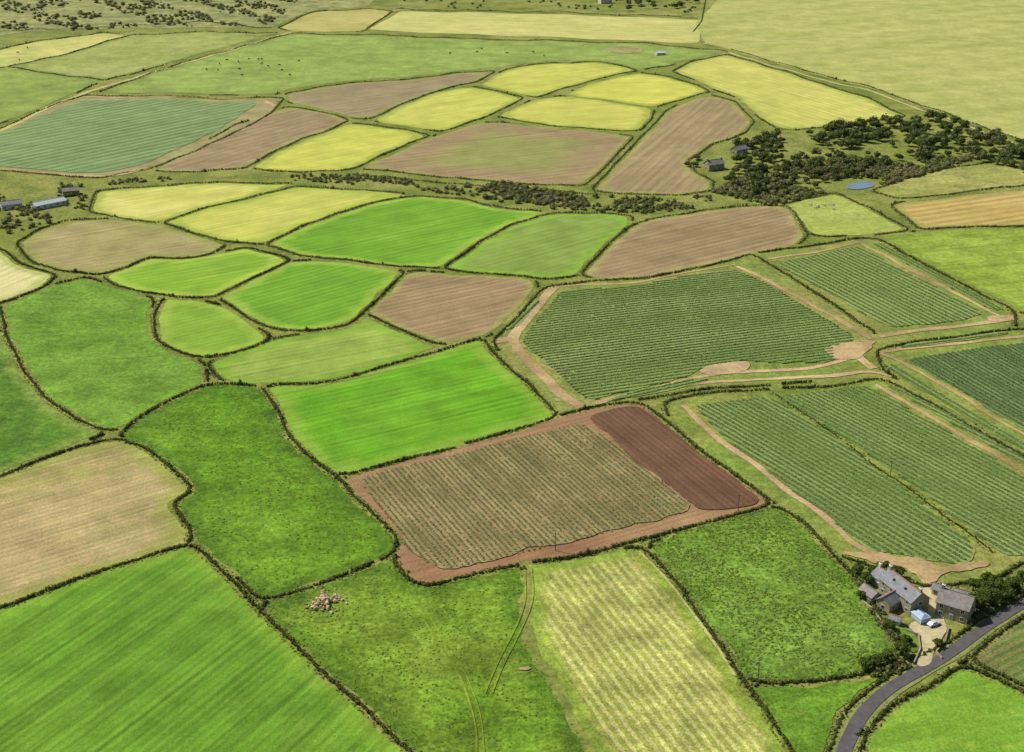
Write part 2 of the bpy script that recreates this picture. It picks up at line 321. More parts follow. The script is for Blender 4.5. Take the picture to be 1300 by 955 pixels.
fld('ploughed_field',[(455,214),(500,195),(550,173),(608,155),(650,157),(740,166),(806,172),(785,195),(765,215),(742,236),(700,236),(600,229),(520,221)],
  fmat('f34',C(164,141,120),C(154,133,112),((480,212),(760,180)),C(146,126,102),7,.4,mott=.2,edgec=C(148,149,92),ew=4,centre=C(140,156,86)))
fld('ploughed_field',[(748,242),(775,215),(800,190),(825,165),(845,142),(870,128),(905,121),(937,130),(957,155),(945,170),(905,183),(870,205),(885,220),(907,230),(905,243),(860,248),(800,248)],
  fmat('f35',C(168,147,124),C(156,137,114),((780,240),(900,140)),C(146,126,104),7,.45,mott=.2,streak=.35,edgec=C(156,152,102),ew=4))
fld('grass_field',[(852,90),(880,78),(925,70),(960,80),(1040,105),(1100,125),(1152,148),(1080,158),(1010,165),(985,165),(960,148),(937,125),(900,112)],
  fmat('f36',C(194,198,112),C(184,190,102),((885,85),(1100,150)),C(172,181,88),7,.4,mott=.2,speck=.2,edgec=C(156,171,84)))
fld('pasture_field',[(125,118),(180,97),(250,76),(320,56),(372,43),(480,45),(600,50),(700,52),(830,56),(925,66),(875,78),(812,90),(760,77),(700,79),(640,85),(560,95),(470,102),(390,110),(340,122),(200,119)],
  fmat('f37',C(140,164,86),C(130,154,78),mott=.35,speck=.3,streak=.15,specs=.3,edgec=C(124,146,74)))
fld('pasture_field',[(10,86),(90,67),(165,45),(240,41),(355,42),(290,60),(200,85),(132,103),(60,93)],
  fmat('f38',C(154,167,98),C(142,158,86),mott=.35,speck=.3,streak=.15,specs=.3,edgec=C(124,146,74)))
fld('pasture_field',[(-150,105),(-60,92),(10,86),(60,93),(132,103),(90,122),(50,138),(0,158),(-60,180),(-150,205)],
  fmat('f39',C(138,158,80),C(126,149,74),mott=.35,speck=.3,streak=.15,specs=.3,edgec=C(124,146,74)))
fld('grass_field',[(-150,85),(-60,72),(0,63),(60,51),(130,42),(165,45),(90,67),(10,86),(-60,92),(-150,104)],
  fmat('f40',C(190,193,120),C(166,176,100),mott=.3,speck=.2,streak=.15,specs=.4))
fld('grass_field',[(462,39),(510,14),(700,18),(897,25),(890,56),(700,48),(560,43)],
  fmat('f41',C(186,190,120),C(176,183,110),((500,30),(890,40)),C(196,198,130),14,.4,mott=.2,speck=.2,specs=.4),False)
fld('airfield_grass',[(880,30),(905,2),(920,-20),(1100,-60),(1600,-60),(1600,260),(1400,205),(1295,180),(1200,146),(1100,112),(1000,86),(925,64),(893,56)],
  fmat('f42',C(170,177,106),C(156,168,94),((900,60),(1300,20)),C(180,185,118),45,.35,mott=.25,speck=.2,specs=.3,streak=.12),False)
fld('heath',[(-200,60),(-60,50),(60,40),(180,36),(345,36),(400,14),(470,8),(500,-20),(700,-60),(-250,-60)],
  fmat('f43',C(146,152,100),C(126,138,86),mott=.6,speck=.5,streak=.1,specs=.15),False)
fld('dry_grass_field',[(352,36),(400,15),(470,11),(500,15),(462,40),(372,41)],
  fmat('f44',C(178,176,110),C(164,166,98),mott=.2,speck=.2,specs=.4))
fld('rough_pasture',[(1105,242),(1180,216),(1270,205),(1330,225),(1300,236),(1140,254)],
  fmat('f45',C(154,159,92),C(139,150,78),mott=.5,speck=.5,specs=.4))
fld('pasture_field',[(990,260),(1060,245),(1100,262),(1155,292),(1112,300),(1030,300),(1015,283)],
  fmat('f46',C(158,176,92),C(148,168,82),mott=.3,speck=.4,specs=.4))
fld('straw_field',[(1130,260),(1200,250),(1300,240),(1450,228),(1450,283),(1300,287),(1165,291)],
  fmat('f47',C(206,178,132),C(194,166,114),((1140,285),(1300,262)),C(166,144,92),8,.65,mott=.2,speck=.25,hard=False,edgec=C(150,152,82),ew=4))
fld('pasture_field',[(1112,302),(1165,293),(1300,288),(1450,285),(1450,405),(1300,400),(1200,350)],
  fmat('f48',C(142,165,70),C(130,155,60),mott=.45,speck=.45,specs=.4,edgec=C(122,148,58)))
fld('pasture_field',[(945,868),(1010,870),(1100,859),(1148,842),(1118,866),(1075,900),(1050,960),(1040,1000),(1030,1000)],
  fmat('f49',C(104,144,46),C(94,136,42),mott=.4,speck=.6,lump=.4))
fld('lawn',[(1085,1000),(1095,935),(1140,890),(1185,870),(1222,842),(1300,880),(1450,940),(1450,1000)],
  fmat('f50',C(126,168,58),C(114,158,52),mott=.3,speck=.4,lump=.15))
fld('vegetable_garden',[(1228,838),(1262,808),(1300,783),(1400,722),(1450,700),(1450,930),(1300,872)],
  fmat('f51',C(138,124,98),C(112,127,68),((1240,835),(1330,790)),C(84,114,50),3,.7,mott=.4,speck=.5,ew=1,hard=True))
fld('pasture_field',[(-700,640),(-160,430),(-150,655),(-140,825),(-180,1000),(-1100,1000)],fmat('f60',C(100,140,45),C(90,130,40),mott=.4,speck=.5))
fld('stubble_field',[(-520,330),(-155,225),(-150,318),(-155,418),(-480,560)],fmat('f61',C(170,158,110),C(160,150,95)))
fld('crop_field',[(1455,230),(1800,270),(1900,420),(1455,400)],fmat('f62',C(120,165,55),C(110,155,50)))
fld('pasture_field',[(1455,410),(1900,430),(2300,700),(1455,700)],fmat('f63',C(110,150,50),C(100,140,50)))
fld('stubble_field',[(1455,710),(2100,720),(2400,1000),(1455,1000)],fmat('f64',C(180,165,120),C(170,155,105)))
hashgrid={}
def near(u,v,idx,r=4.6):
    cu,cv=int(u//6),int(v//6)
    for i in (-1,0,1):
        for j in (-1,0,1):
            for (a,b,k) in hashgrid.get((cu+i,cv+j),()):
                if k!=idx and abs(a-u)<r*1.1 and abs(b-v)<r*.9: return True
    return False
GATES=[(668,716,9),(583,565,8),(330,490,5),(1112,432,14),(985,492,10),(478,712,4),(700,150,3),(246,690,3),(516,344,3)]
vc=[];vr=[]
def hedge_line(A,idx,skip=(),name='hedgerow',ks=1.0):
    cen=[];rad=[]; acc=0.0
    n=len(A); ph=random.random()*9
    for i in range(n if name!='open' else n-1):
        a=A[i]; b=A[(i+1)%n]; L=float(np.linalg.norm(b-a)); d=(b-a)/max(L,1e-6)
        sp=.8 if a[1]<520 else (.95 if a[1]<800 else 1.4)
        while acc<L:
            q=a+d*acc; acc+=sp*random.uniform(.6,1.4)
            u,v=P(*q)
            if v<-30 : continue
            if any(x0<=u<=x1 and y0<=v<=y1 for x0,y0,x1,y1 in skip): continue
            if any(math.hypot(u-gu,(v-gv)*1.8)<gr for gu,gv,gr in GATES): continue
            if near(u,v,idx): continue
            hashgrid.setdefault((int(u//6),int(v//6)),[]).append((u,v,idx))
            nz=.5+.5*math.sin(q[0]*.11+ph)*math.sin(q[1]*.09+ph*2)
            n2=.5+.5*math.sin(q[0]*.37+ph*3)*math.sin(q[1]*.29+ph)
            w=random.uniform(.38,.78)*(.7+.55*n2)*ks; h=(random.uniform(.3,.62)+.45*nz)*ks*(.75+.35*n2)
            if random.random()<.015: h*=1.9; w*=1.6
            nv=(-d[1],d[0]); o_=random.gauss(0,.22)
            cen.append((q[0]+nv[0]*o_,q[1]+nv[1]*o_,h*.55)); rad.append((w,w,h))
            if q[1]<1000:
                s_=random.choice((-1,1))*random.uniform(.8,1.8); r_=random.uniform(.25,.6)
                vc.append((q[0]+nv[0]*s_,q[1]+nv[1]*s_,.1+r_*.1)); vr.append((r_,r_,r_*.45))
        acc-=L
    return cen,rad
def grow(cen,rad):
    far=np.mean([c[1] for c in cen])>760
    foliage('hedgerow',cen,rad,12 if far else 26,.30 if far else .21,hedge_far_haze if far else hedge_near)
for i,(name,pts,mat,hd,skip,ins,rag) in enumerate(fields):
    my=np.mean([G(*p)[1] for p in pts])
    sheet(name,pts,.01+.003*i,mat,inset=ins*(1.0 if my<600 else 1.4),rag=rag)
    if hd:
        A=dense_world(pts,True,3.0)
        cen,rad=hedge_line(A,i,skip)
        if len(cen)>5: grow(cen,rad)
# ------------------------------------------------------------ plots inside the fields
def pot(nm,d,a=(114,138,72),b=(124,144,80),rc=(150,160,104),sp=3.2,rs=.6):
    return fmat(nm,C(*a),C(*b),d,C(*rc),sp,rs,mott=.2,speck=.4,streak=.3,ew=0,hard=False,bumpy=.6)
zi=[.19]
def nz():
    zi[0]+=.003; return zi[0]
D9=((880,520),(1215,720))
tracks=[
 ([(702,364),(690,376),(668,405),(648,430),(672,460),(715,505),(742,517)],5.2,soil),
 ([(626,434),(650,430)],6,soil),
 ([(742,517),(830,494),(890,478),(960,470),(1030,470),(1085,452)],3.0,soil),
 ([(700,364),(800,360),(900,342),(935,335)],2.0,soil),
 ([(936,337),(1010,376),(1060,403),(1104,430)],3.0,soil),
 ([(850,492),(900,486),(960,482),(1050,478),(1110,470),(1135,480)],2.6,soil),
 ([(1104,432),(1080,448),(1110,468)],4,soil),
 ([(866,514),(890,540),(940,578),(1000,622),(1055,662),(1090,698),(1150,712),(1182,742),(1188,770)],3.0,soil),
 ([(1112,489),(1200,541),(1310,606),(1400,655)],2.4,soil),
 ([(1116,449),(1143,458),(1200,492),(1300,552),(1400,612)],2.0,soil),
 ([(1116,448),(1200,438),(1300,428),(1400,418)],2.4,soil),
 ([(1092,310),(1170,350),(1262,399),(1282,408)],2.0,soil),
 ([(975,330),(1040,320),(1090,308)],2.0,soil),
 ([(1115,428),(1180,418),(1290,406)],3.6,soil),
 ([(0,168),(50,141),(108,119),(180,96),(260,74),(330,53),(370,42)],5,soil_l),
 ([(0,214),(70,222),(150,224),(190,214)],5,soil),
 ([(105,124),(220,123),(330,127),(350,135)],4,soil),
 ([(925,67),(1000,90),(1100,115),(1200,150),(1290,184)],3,soil_l),
 ([(538,786),(560,822),(586,862),(602,905),(606,960)],.55,worn),
 ([(548,786),(569,820),(595,862),(611,905),(615,960)],.45,worn),
 ([(666,722),(670,760),(652,800),(630,845),(618,880)],.55,worn),
 ([(675,722),(680,760),(661,800),(639,845),(626,880)],.45,worn),
 ([(812,700),(845,735),(880,778),(935,860)],.8,soil_l),
 ([(895,56),(1000,50),(1150,44),(1300,60)],4,soil_l),
]
for pts,w,m in tracks: ribbon('farm_track',pts,w,nz(),m)
def croprows(pts,dirp,sp,al,r,mat,nleaf=7,ls=.28,miss=.03,core=.7):
    A=dense_world(pts,True,3.0); d=np.array(wdir(dirp)); nrm=np.array([-d[1],d[0]])
    a=A@nrm; b=A@d
    X,Yy=np.meshgrid(np.arange(a.min(),a.max(),sp),np.arange(b.min(),b.max(),al))
    q=np.stack([X.ravel(),Yy.ravel()],1); q[:,0]+=rng.normal(size=len(q))*.07+.5*np.sin(q[:,1]*.03); q[:,1]+=rng.normal(size=len(q))*al*.2
    w=q[:,:1]*nrm+q[:,1:]*d; k=inside(w,A)&(rng.random(len(w))>miss); w=w[k]
    w=w[w[:,1]<1500]
    rr=r*rng.uniform(.8,1.15,len(w))
    foliage('potato_plants',np.column_stack([w,zi[0]+rr*.1]),np.column_stack([rr,rr,rr*.34]),nleaf,ls,mat,core=core,up=1.6)
R11=((712,520),(960,484)); R12=((1000,335),(1150,412)); R10=((1150,457),(1300,546)); R5=((745,535),(880,645))
p11=[(662,432),(684,402),(708,371),(800,364),(900,346),(932,341),(975,363),(1040,400),(1088,431),(1052,441),(1062,458),(1010,463),(950,458),(890,468),(870,480),(800,497),(750,510),(708,476)]
p12=[(985,336),(1085,313),(1170,356),(1250,399),(1190,412),(1130,417),(1060,378)]
p9a=[(878,516),(920,510),(975,504),(1020,530),(1080,570),(1150,625),(1222,680),(1238,698),(1218,720),(1150,703),(1105,702),(1070,672),(1000,618),(935,568)]
p9b=[(990,505),(1100,490),(1180,535),(1260,583),(1350,637),(1420,680),(1400,705),(1300,706),(1270,704),(1180,632),(1100,575)]
p9c=[(1122,488),(1150,494),(1230,540),(1310,585),(1400,640),(1400,650),(1310,598),(1200,533)]
p10=[(1150,457),(1220,446),(1300,436),(1430,425),(1430,620),(1300,546),(1210,492)]
p5=[(455,607),(600,572),(738,537),(790,572),(878,640),(860,654),(740,684),(640,708),(560,726),(520,700),(490,655)]
p27=[(-110,210),(-60,196),(0,173),(52,147),(105,128),(200,127),(290,131),(330,131),(300,152),(250,178),(200,201),(180,212),(130,220),(60,218),(0,211),(-60,212)]
sheet('crop_rows',p11,nz(),pot('p11',R11),inset=.2,rag=.8); croprows(p11,R11,3.0,.7,.92,potm)
sheet('crop_rows',p12,nz(),pot('p12',R12),inset=.2,rag=.8); croprows(p12,R12,3.2,.8,.95,potm)
sheet('crop_rows',p9a,nz(),pot('p9a',D9,sp=2.4),inset=.2,rag=.8); croprows(p9a,D9,2.6,.6,.8,potm)
sheet('crop_rows',p9b,nz(),pot('p9b',D9,sp=2.4),inset=.2,rag=.8); croprows(p9b,D9,2.6,.6,.8,potm)
sheet('crop_rows',p9c,nz(),pot('p9c',D9,sp=2.4),inset=.2,rag=.4); croprows(p9c,D9,2.6,.6,.8,potm)
sheet('crop_rows',p10,nz(),pot('p10',R10,(94,120,68),(100,126,72),(126,144,92)),inset=.2,rag=.8); croprows(p10,R10,2.6,.7,.88,potfm)
for pts,dd_ in [([(636,420),(660,398),(688,372),(682,384),(664,408),(650,420)],((640,420),(688,375))),
              ([(1104,309),(1120,310),(1280,396),(1262,396)],((1104,309),(1262,396))),
              ([(1115,460),(1135,464),(1300,562),(1380,610),(1330,590),(1240,540)],R10),
              ([(1135,440),(1200,431),(1285,421),(1285,425),(1200,436),(1140,444)],((1135,440),(1285,421))),
              ([(850,487),(900,480),(905,483),(870,492),(780,510),(760,512)],((760,512),(900,480)))]:
    sheet('crop_rows',pts,nz(),pot('px',dd_),inset=.2,rag=.4); croprows(pts,dd_,2.8,.7,.85,potm)
sheet('crop_rows',p5,nz(),fmat('p5',C(156,130,108),C(144,122,98),R5,C(134,138,88),2.2,.5,mott=.35,speck=.4,ew=0,streak=.6),inset=.2,rag=.8)
croprows(p5,R5,2.0,.85,.52,potym,6,.24,.08,.5)
sheet('ploughed_strip',[(745,531),(790,518),(815,516),(860,552),(920,600),(972,638),(930,648),(888,650),(800,580)],nz(),
   fmat('p5b',C(122,90,78),C(112,82,70),R5,C(98,72,60),2.5,.5,mott=.25,speck=.3,ew=0,streak=.4),inset=.2,rag=.4)
sheet('crop_rows',p27,nz(),fmat('p27',C(108,140,88),C(100,132,80),((20,205),(280,150)),C(144,163,116),8,.65,mott=.2,speck=.3,ew=0),inset=.2,rag=.8)
for pts in [[(885,470),(915,460),(955,458),(950,472),(900,480)],[(1040,442),(1090,432),(1112,440),(1090,456),(1050,458)],[(1065,700),(1110,704),(1160,706),(1200,722),(1250,710),(1262,720),(1200,728),(1190,745),(1150,722),(1090,714)],
            [(1250,402),(1290,400),(1290,410),(1250,410)],[(648,846),(676,845),(680,850),(652,852)]]:
    sheet('bare_soil',pts,nz(),soil,inset=.2,rag=.8)
sheet('worn_ground',[(765,62),(790,58),(822,62),(815,69),(780,69)],nz(),fmat('wg',C(160,150,112),C(145,150,90),mott=.5),inset=.2,rag=1.5)
def tufts(pts,n,a,b,flat=.4):
    W=dense_world(pts,True,3); lo=W.min(0);hi=W.max(0)
    q=rng.uniform(lo,hi,(n*3,2)); q=q[inside(q,W)][:n]
    m=(np.sin(q[:,0]*.13)*np.sin(q[:,1]*.11+1)+.7*np.sin(q[:,0]*.31+q[:,1]*.23)+rng.normal(size=len(q))*.7)>-.2; q=q[m]
    r=rng.uniform(a,b,len(q))
    foliage('grass_tufts',np.column_stack([q,.05+r*.1]),np.column_stack([r,r,r*flat]),8,.2,tuftm,core=.6,up=.8)
tufts(fields[7][1],4600,.25,.6,.35); tufts(fields[5][1],1800,.18,.42,.3); tufts(fields[2][1],1500,.18,.45,.3)
def open_hedge(pts,idx,ks=1.0):
    A=dense_world(pts,False,3.0); c,r=hedge_line(A,idx,name='open',ks=ks)
    if c: grow(c,r)
open_hedge([(982,500),(1040,538),(1120,598),(1200,655),(1260,702)],900,.5)
open_hedge([(1152,840),(1195,822),(1240,788),(1300,757),(1400,697)],901)
open_hedge([(1088,935),(1136,890),(1183,869),(1222,842),(1262,810),(1310,778),(1420,710)],902)
open_hedge([(895,0),(890,28),(880,40)],903)
open_hedge([(0,40),(120,36),(250,28),(345,36)],904)
open_hedge([(450,222),(600,236),(740,246),(900,250)],905)
open_hedge([(925,62),(1000,84),(1100,110),(1200,144),(1290,177),(1380,205)],906)
open_hedge([(500,12),(700,16),(895,23)],907)
open_hedge([(462,41),(560,45),(700,50),(830,55),(890,58)],908)
foliage('verge_grass_tufts',vc,vr,7,.2,vergem,core=.6,up=.8)
# ------------------------------------------------------------ scrub and woodland
def scatter(poly,n,rlo,rhi,flat=.8,clump=0):
    W=np.array([G(*p) for p in poly])
    c=[];r=[]; lo=W.min(0);hi=W.max(0); k=0
    while len(c)<n and k<n*30:
        k+=1; q=np.array([[random.uniform(lo[0],hi[0]),random.uniform(lo[1],hi[1])]])
        if not inside(q,W)[0]: continue
        x,y=q[0]; uu,vv=P(x,y)
        if 1066<uu<1118 and 227<vv<256: continue
        if 888<uu<925 and 208<vv<226: continue
        if 925<uu<952 and 190<vv<203: continue
        if clump and (math.sin(x*.05+1)*math.sin(y*.037)+.6*math.sin(x*.11+y*.08))<clump-1: continue
        s=rlo+(rhi-rlo)*random.random()**1.6
        c.append((x,y,s*flat*.6)); r.append((s,s,s*flat))
    return c,r
c,r=[],[]
for poly,n,a,b,cl in [
  ([(100,232),(200,226),(320,224),(450,222),(480,236),(370,230),(240,228),(110,238)],130,.6,1.6,1.0),
  ([(450,222),(600,234),(740,248),(800,252),(900,250),(905,262),(820,272),(700,266),(600,250),(500,240)],480,.7,2.2,.7),
  ([(560,240),(640,232),(760,250),(740,264),(640,258)],160,1.0,3.0,0),
  ([(-60,225),(40,228),(110,238),(110,275),(60,285),(0,300),(-60,300)],220,.8,2.6,.8),
  ([(905,245),(960,215),(1060,200),(1180,200),(1250,200),(1130,235),(1050,246),(980,262)],1300,.8,2.8,.4),
  ([(0,0),(380,0),(340,34),(180,34),(0,45)],700,1,3.4,1.0),
  ([(1085,742),(1105,735),(1118,770),(1140,810),(1150,835),(1120,800)],60,.6,1.6,0),
  ([(1225,760),(1290,740),(1298,755),(1240,788)],60,.8,2.0,0),
  ([(1130,835),(1160,845),(1120,868),(1095,866)],30,.6,1.5,0),
  ([(500,-10),(760,-14),(890,0),(880,16),(500,10)],80,1.5,3,1.0)]:
    cc,rr=scatter(poly,n,a,b,.7,cl); c+=cc; r+=rr
foliage('scrub_bushes',c,r,30,.42,scrubm)
def crowns(poly,n,rlo,rhi,tall=.95):
    c0,r0=scatter(poly,n,rlo,rhi,tall); c=[];r=[]
    for (x,y,z),(a,b,h) in zip(c0,r0):
        c.append((x,y,h*1.0)); r.append((a*.8,a*.8,h*.8))
        for k in range(5):
            t=random.uniform(0,6.28); d=a*random.uniform(.4,.75)
            c.append((x+d*math.cos(t),y+d*math.sin(t),h*random.uniform(.6,1.35))); s=a*random.uniform(.35,.6); r.append((s,s,s*.85))
    return c,r
c,r=[],[]
for poly,n,a,b in [
  ([(1005,172),(1060,162),(1120,155),(1200,150),(1235,165),(1300,185),(1330,200),(1290,215),(1200,196),(1120,188),(1050,190)],150,2.5,5.4),
  ([(920,200),(935,180),(985,172),(1000,185),(975,205),(925,212)],34,2.2,4.4),
  ([(905,225),(960,205),(1060,195),(1150,192),(1230,195),(1150,215),(1060,235),(960,250)],105,1.8,4.0),
  ([(760,-10),(820,-12),(890,-5),(880,12),(800,18),(765,14)],30,3,5.5),
  ([(868,200),(885,198),(890,212),(872,214)],5,2,3.5),
  ([(1260,205),(1330,195),(1380,215),(1300,220)],16,3,5)]:
    cc,rr=crowns(poly,n,a,b); c+=cc; r+=rr
foliage('woodland',c,r,42,.5,woodm,core=.68)
def tree(u,v,h,rw,name='broadleaf_tree'):
    x,y=G(u,v); V=[];Fc=[]
    def tube(p0,p1,r0,r1,k=7):
        p0=Vector(p0);p1=Vector(p1); d=(p1-p0).normalized(); a=d.orthogonal().normalized(); b=d.cross(a); o=len(V)
        for q,rr in ((p0,r0),(p1,r1)):
            for i in range(k):
                t=2*math.pi*i/k; V.append(tuple(q+a*rr*math.cos(t)+b*rr*math.sin(t)))
        for i in range(k): Fc.append((o+i,o+(i+1)%k,o+k+(i+1)%k,o+k+i))
    tube((0,0,-.2),(0,0,h*.5),.25,.15)
    cen=[];rad=[]
    for k in range(11):
        t=k*2.4+random.random(); d=rw*random.uniform(.25,.75); z=h*random.uniform(.4,.85)
        e=(d*math.cos(t),d*math.sin(t),z); tube((0,0,h*random.uniform(.25,.45)),e,.1,.04,5)
        cen.append(e); s=rw*random.uniform(.34,.52); rad.append((s,s,s*.8))
    fv,ff=foliage_geo(cen,rad,110,.22,core=.55)
    o=len(V); V2=np.concatenate([np.array(V),fv]); FL=[(np.array(Fc),0)]+[(f+o,1) for f,_ in ff]
    ob=fastmesh(name,V2,FL,[bark,treem]); ob.location=(x,y,0); ob.rotation_euler[2]=random.random()*6
for u,v,h,rw in [(1100,742,4,2.4),(1108,733,3.5,2),(1120,726,3.6,2.2),(1240,775,6,3.4),(1256,770,6.5,3.6),(1272,762,6,3.2),(1248,760,5.4,3),(1284,752,5.5,3),(1140,733,4,2.2),(1128,800,3.2,2),(1150,818,3.0,1.8),(1235,750,4.2,2.4),(1190,822,2.6,1.5),(1143,832,4.5,2.6),(1125,842,4,2.4),(1098,852,3.6,2.2),(1110,846,3.4,2.1),(1262,752,5,2.8),(1088,728,3.4,2),(1092,760,3,1.8),(1298,742,5,2.8),(1252,742,4,2.2)]:
    tree(u,v,h,rw)
# ------------------------------------------------------------ road and drive
asph=smat('asphalt',(.085,.08,.076,1),(.11,.10,.095,1),sc=.8,amp=.35)
road=[(1060,1010),(1068,960),(1092,908),(1128,874),(1165,855),(1205,831),(1250,797),(1300,766),(1360,730),(1450,690)]
ribbon('road',road,4.0,nz(),asph,rag=.08,wobble=False)
ribbon('road_verge',road,6.6,.172,smat('verge',C(120,136,70),C(138,144,90),sc=1,amp=.5),rag=.3,wobble=False)
gravel=smat('gravel_drive',C(204,188,170),C(186,170,150),sc=.9,amp=.4)
sheet('gravel_drive',[(1165,745),(1192,748),(1204,765),(1196,785),(1204,800),(1196,815),(1182,830),(1186,842),(1168,850),(1160,846),(1168,828),(1166,806),(1150,800),(1155,792),(1180,786)],nz(),gravel,inset=.1,rag=.2)
sheet('garden_lawn',[(1090,745),(1120,732),(1150,800),(1166,808),(1164,835),(1140,820),(1110,780)],nz(),fmat('lawn2',C(112,142,60),C(95,127,50),speck=.5),inset=.2)
# ------------------------------------------------------------ buildings
stone=smat('granite_wall',C(172,160,148),C(148,138,128),sc=1.6,amp=.5)
render_w=smat('rendered_wall',C(220,217,212),C(208,204,198),sc=1,amp=.15)
def slate(nm,c1,c2):
    t=NT(nm); p=t.pos(); br=t.n.new('ShaderNodeTexBrick'); t.l.new(p,br.inputs[0]); br.inputs['Scale'].default_value=1.6
    br.inputs['Color1'].default_value=c1; br.inputs['Color2'].default_value=c2; br.inputs['Mortar'].default_value=(.08,.08,.08,1)
    col=t.scale(br.outputs[0],t.mr(t.noise(p,.7,4),.3,.7,.8,1.25)); t.b.inputs['Roughness'].default_value=.6; return t.out(col)
slatem=slate('slate_roof',(.27,.265,.27,1),(.19,.19,.195,1)); slate2=slate('brown_slate_roof',(.29,.255,.215,1),(.215,.19,.165,1))
whitep=smat('white_frame',(.75,.75,.73,1),sc=3,amp=.1,rough=.5)
glass=smat('window_glass',(.03,.04,.05,1),sc=1,amp=.1,rough=.1,spec=.6,bump=0)
cons=smat('conservatory_glass',(.35,.48,.60,1),sc=.5,amp=.2,rough=.15,spec=.6,bump=0)
pot_m=smat('chimney_pot_clay',(.32,.13,.07,1),sc=3)
def bx(name,cx,cy,cz,sx,sy,sz,mat,par,rz=0):
    v=[(x*sx/2,y*sy/2,z*sz/2) for z in(-1,1) for y in(-1,1) for x in(-1,1)]
    o=mk(name,v,[(0,2,3,1),(4,5,7,6),(0,1,5,4),(2,6,7,3),(0,4,6,2),(1,3,7,5)],mat,par); o.location=(cx,cy,cz); o.rotation_euler[2]=rz; return o
def house(name,u,v,dirpx,L,W,He,Hr,wall,roof,floors=2,nwin=4,chim=(-1,1),wins=True):
    x,y=G(u,v); d=wdir(dirpx); e=bpy.data.objects.new(name,None); link(e); e.location=(x,y,0); e.rotation_euler[2]=math.atan2(d[1],d[0])
    l,w=L/2,W/2
    mk('walls',[(-l,-w,-.3),(l,-w,-.3),(l,w,-.3),(-l,w,-.3),(-l,-w,He),(l,-w,He),(l,w,He),(-l,w,He),(-l,0,Hr),(l,0,Hr)],
       [(0,1,5,4),(2,3,7,6),(1,2,6,9,5),(3,0,4,8,7)],wall,e)
    o=.35; sl=(Hr-He)/w; th=.18
    for sgn in(-1,1):
        yo=sgn*(w+o); ze=He-sl*o+.03; zr=Hr+.03
        vs=[(-l-o,yo,ze),(l+o,yo,ze),(l+o,0,zr),(-l-o,0,zr)]; vs+=[(a,b,c+th) for a,b,c in vs]
        f=[(0,1,2,3),(4,7,6,5),(0,4,5,1),(2,6,7,3),(1,5,6,2),(0,3,7,4)]
        mk('roof_slope',vs,f,roof,e)
    bx('ridge_tiles',0,0,Hr+.26,L+.8,.3,.14,pot_m if roof is slatem else roof,e)
    for s in chim:
        bx('chimney_stack',s*(l-.5),0,Hr+.5,.9,.7,1.7,wall,e)
        bx('chimney_cap',s*(l-.5),0,Hr+1.39,1.05,.85,.1,whitep,e)
        bpy.ops.mesh.primitive_cylinder_add(vertices=10,radius=.15,depth=.5,location=(s*(l-.5),0,Hr+1.68)); c_=bpy.context.object; c_.name='chimney_pot'; c_.data.materials.append(pot_m); c_.parent=e
    if wins:
        for fl in range(floors):
            z=1.5+fl*2.5
            for sgn in(-1,1):
                for k in range(nwin):
                    xx=-l+L*(k+.5)/nwin
                    if fl==0 and k==nwin//2:
                        bx('door_frame',xx,sgn*(w+.04),1.05,1.2,.08,2.2,whitep,e); bx('door',xx,sgn*(w+.07),1.0,.95,.08,2.0,slatem,e); continue
                    bx('window_frame',xx,sgn*(w+.03),z,1.35,.06,1.35,whitep,e)
                    for q in(-1,1): bx('window_pane',xx+q*.3,sgn*(w+.05),z,.52,.06,1.15,glass,e)
                    bx('window_sill',xx,sgn*(w+.08),z-.73,1.5,.2,.1,stone,e)
            for s in(-1,1):
                bx('gable_window_frame',s*(l+.03),0,z,.06,1.3,1.3,whitep,e); bx('gable_window_pane',s*(l+.05),0,z,.06,1.1,1.1,glass,e)
    return e
h1=house('farmhouse',1146,764,((1124,742),(1170,778)),16,7,5,7.7,stone,slatem)
for k in (-3.2,2.6): bx('rooflight',k,-1.7,6.62,.9,.7,.5,glass,h1)
house('farmhouse_wing',1130,770,((1115,778),(1142,763)),8,5,3.0,5.0,stone,slatem,1,2,(),True)
house('cottage',1124,745,((1112,736),(1136,754)),8,5.5,3.2,5.4,render_w,slatem,1,3,(-1,),True)
e=bpy.data.objects.new('conservatory',None); link(e); x,y=G(1168,788); e.location=(x,y,0); dd=wdir(((1124,742),(1170,778))); e.rotation_euler[2]=math.atan2(dd[1],dd[0])
bx('dwarf_wall',0,0,.35,5,3.6,.7,stone,e); bx('glazing',0,0,1.5,4.8,3.4,1.6,cons,e)
mk('glass_roof',[(-2.5,-1.8,2.31),(2.5,-1.8,2.31),(2.5,1.8,2.31),(-2.5,1.8,2.31),(-1.5,0,3.2),(1.5,0,3.2)],[(0,1,5,4),(1,2,5),(2,3,4,5),(3,0,4)],cons,e)
for i in range(6): bx('glazing_bar',-2.4+i*.96,-1.72,1.5,.1,.1,1.6,whitep,e); bx('glazing_bar',-2.4+i*.96,1.72,1.5,.1,.1,1.6,whitep,e)
for s in(-1,1): bx('eaves_rail',0,s*1.8,2.27,5.1,.14,.1,whitep,e); bx('end_rail',s*2.48,0,2.27,.14,3.5,.1,whitep,e)
house('stone_house',1212,780,((1195,768),(1228,778)),10,8,5,7.8,stone,slate2,2,3,(-1,))
house('lean_to',1224,764,((1214,760),(1234,766)),6,4,2.3,3.8,stone,slatem,1,2,(),True)
house('garage',1194,755,((1180,752),(1200,758)),5,3.5,2.3,3.6,render_w,slatem,1,2,(),True)
house('stone_outbuilding',1104,760,((1098,755),(1112,765)),6,4,2.4,3.8,stone,slate2,1,2,(),True)
house('garden_shed',1136,792,((1130,790),(1142,794)),3.2,2.4,2,2.8,render_w,slatem,1,1,(),False)
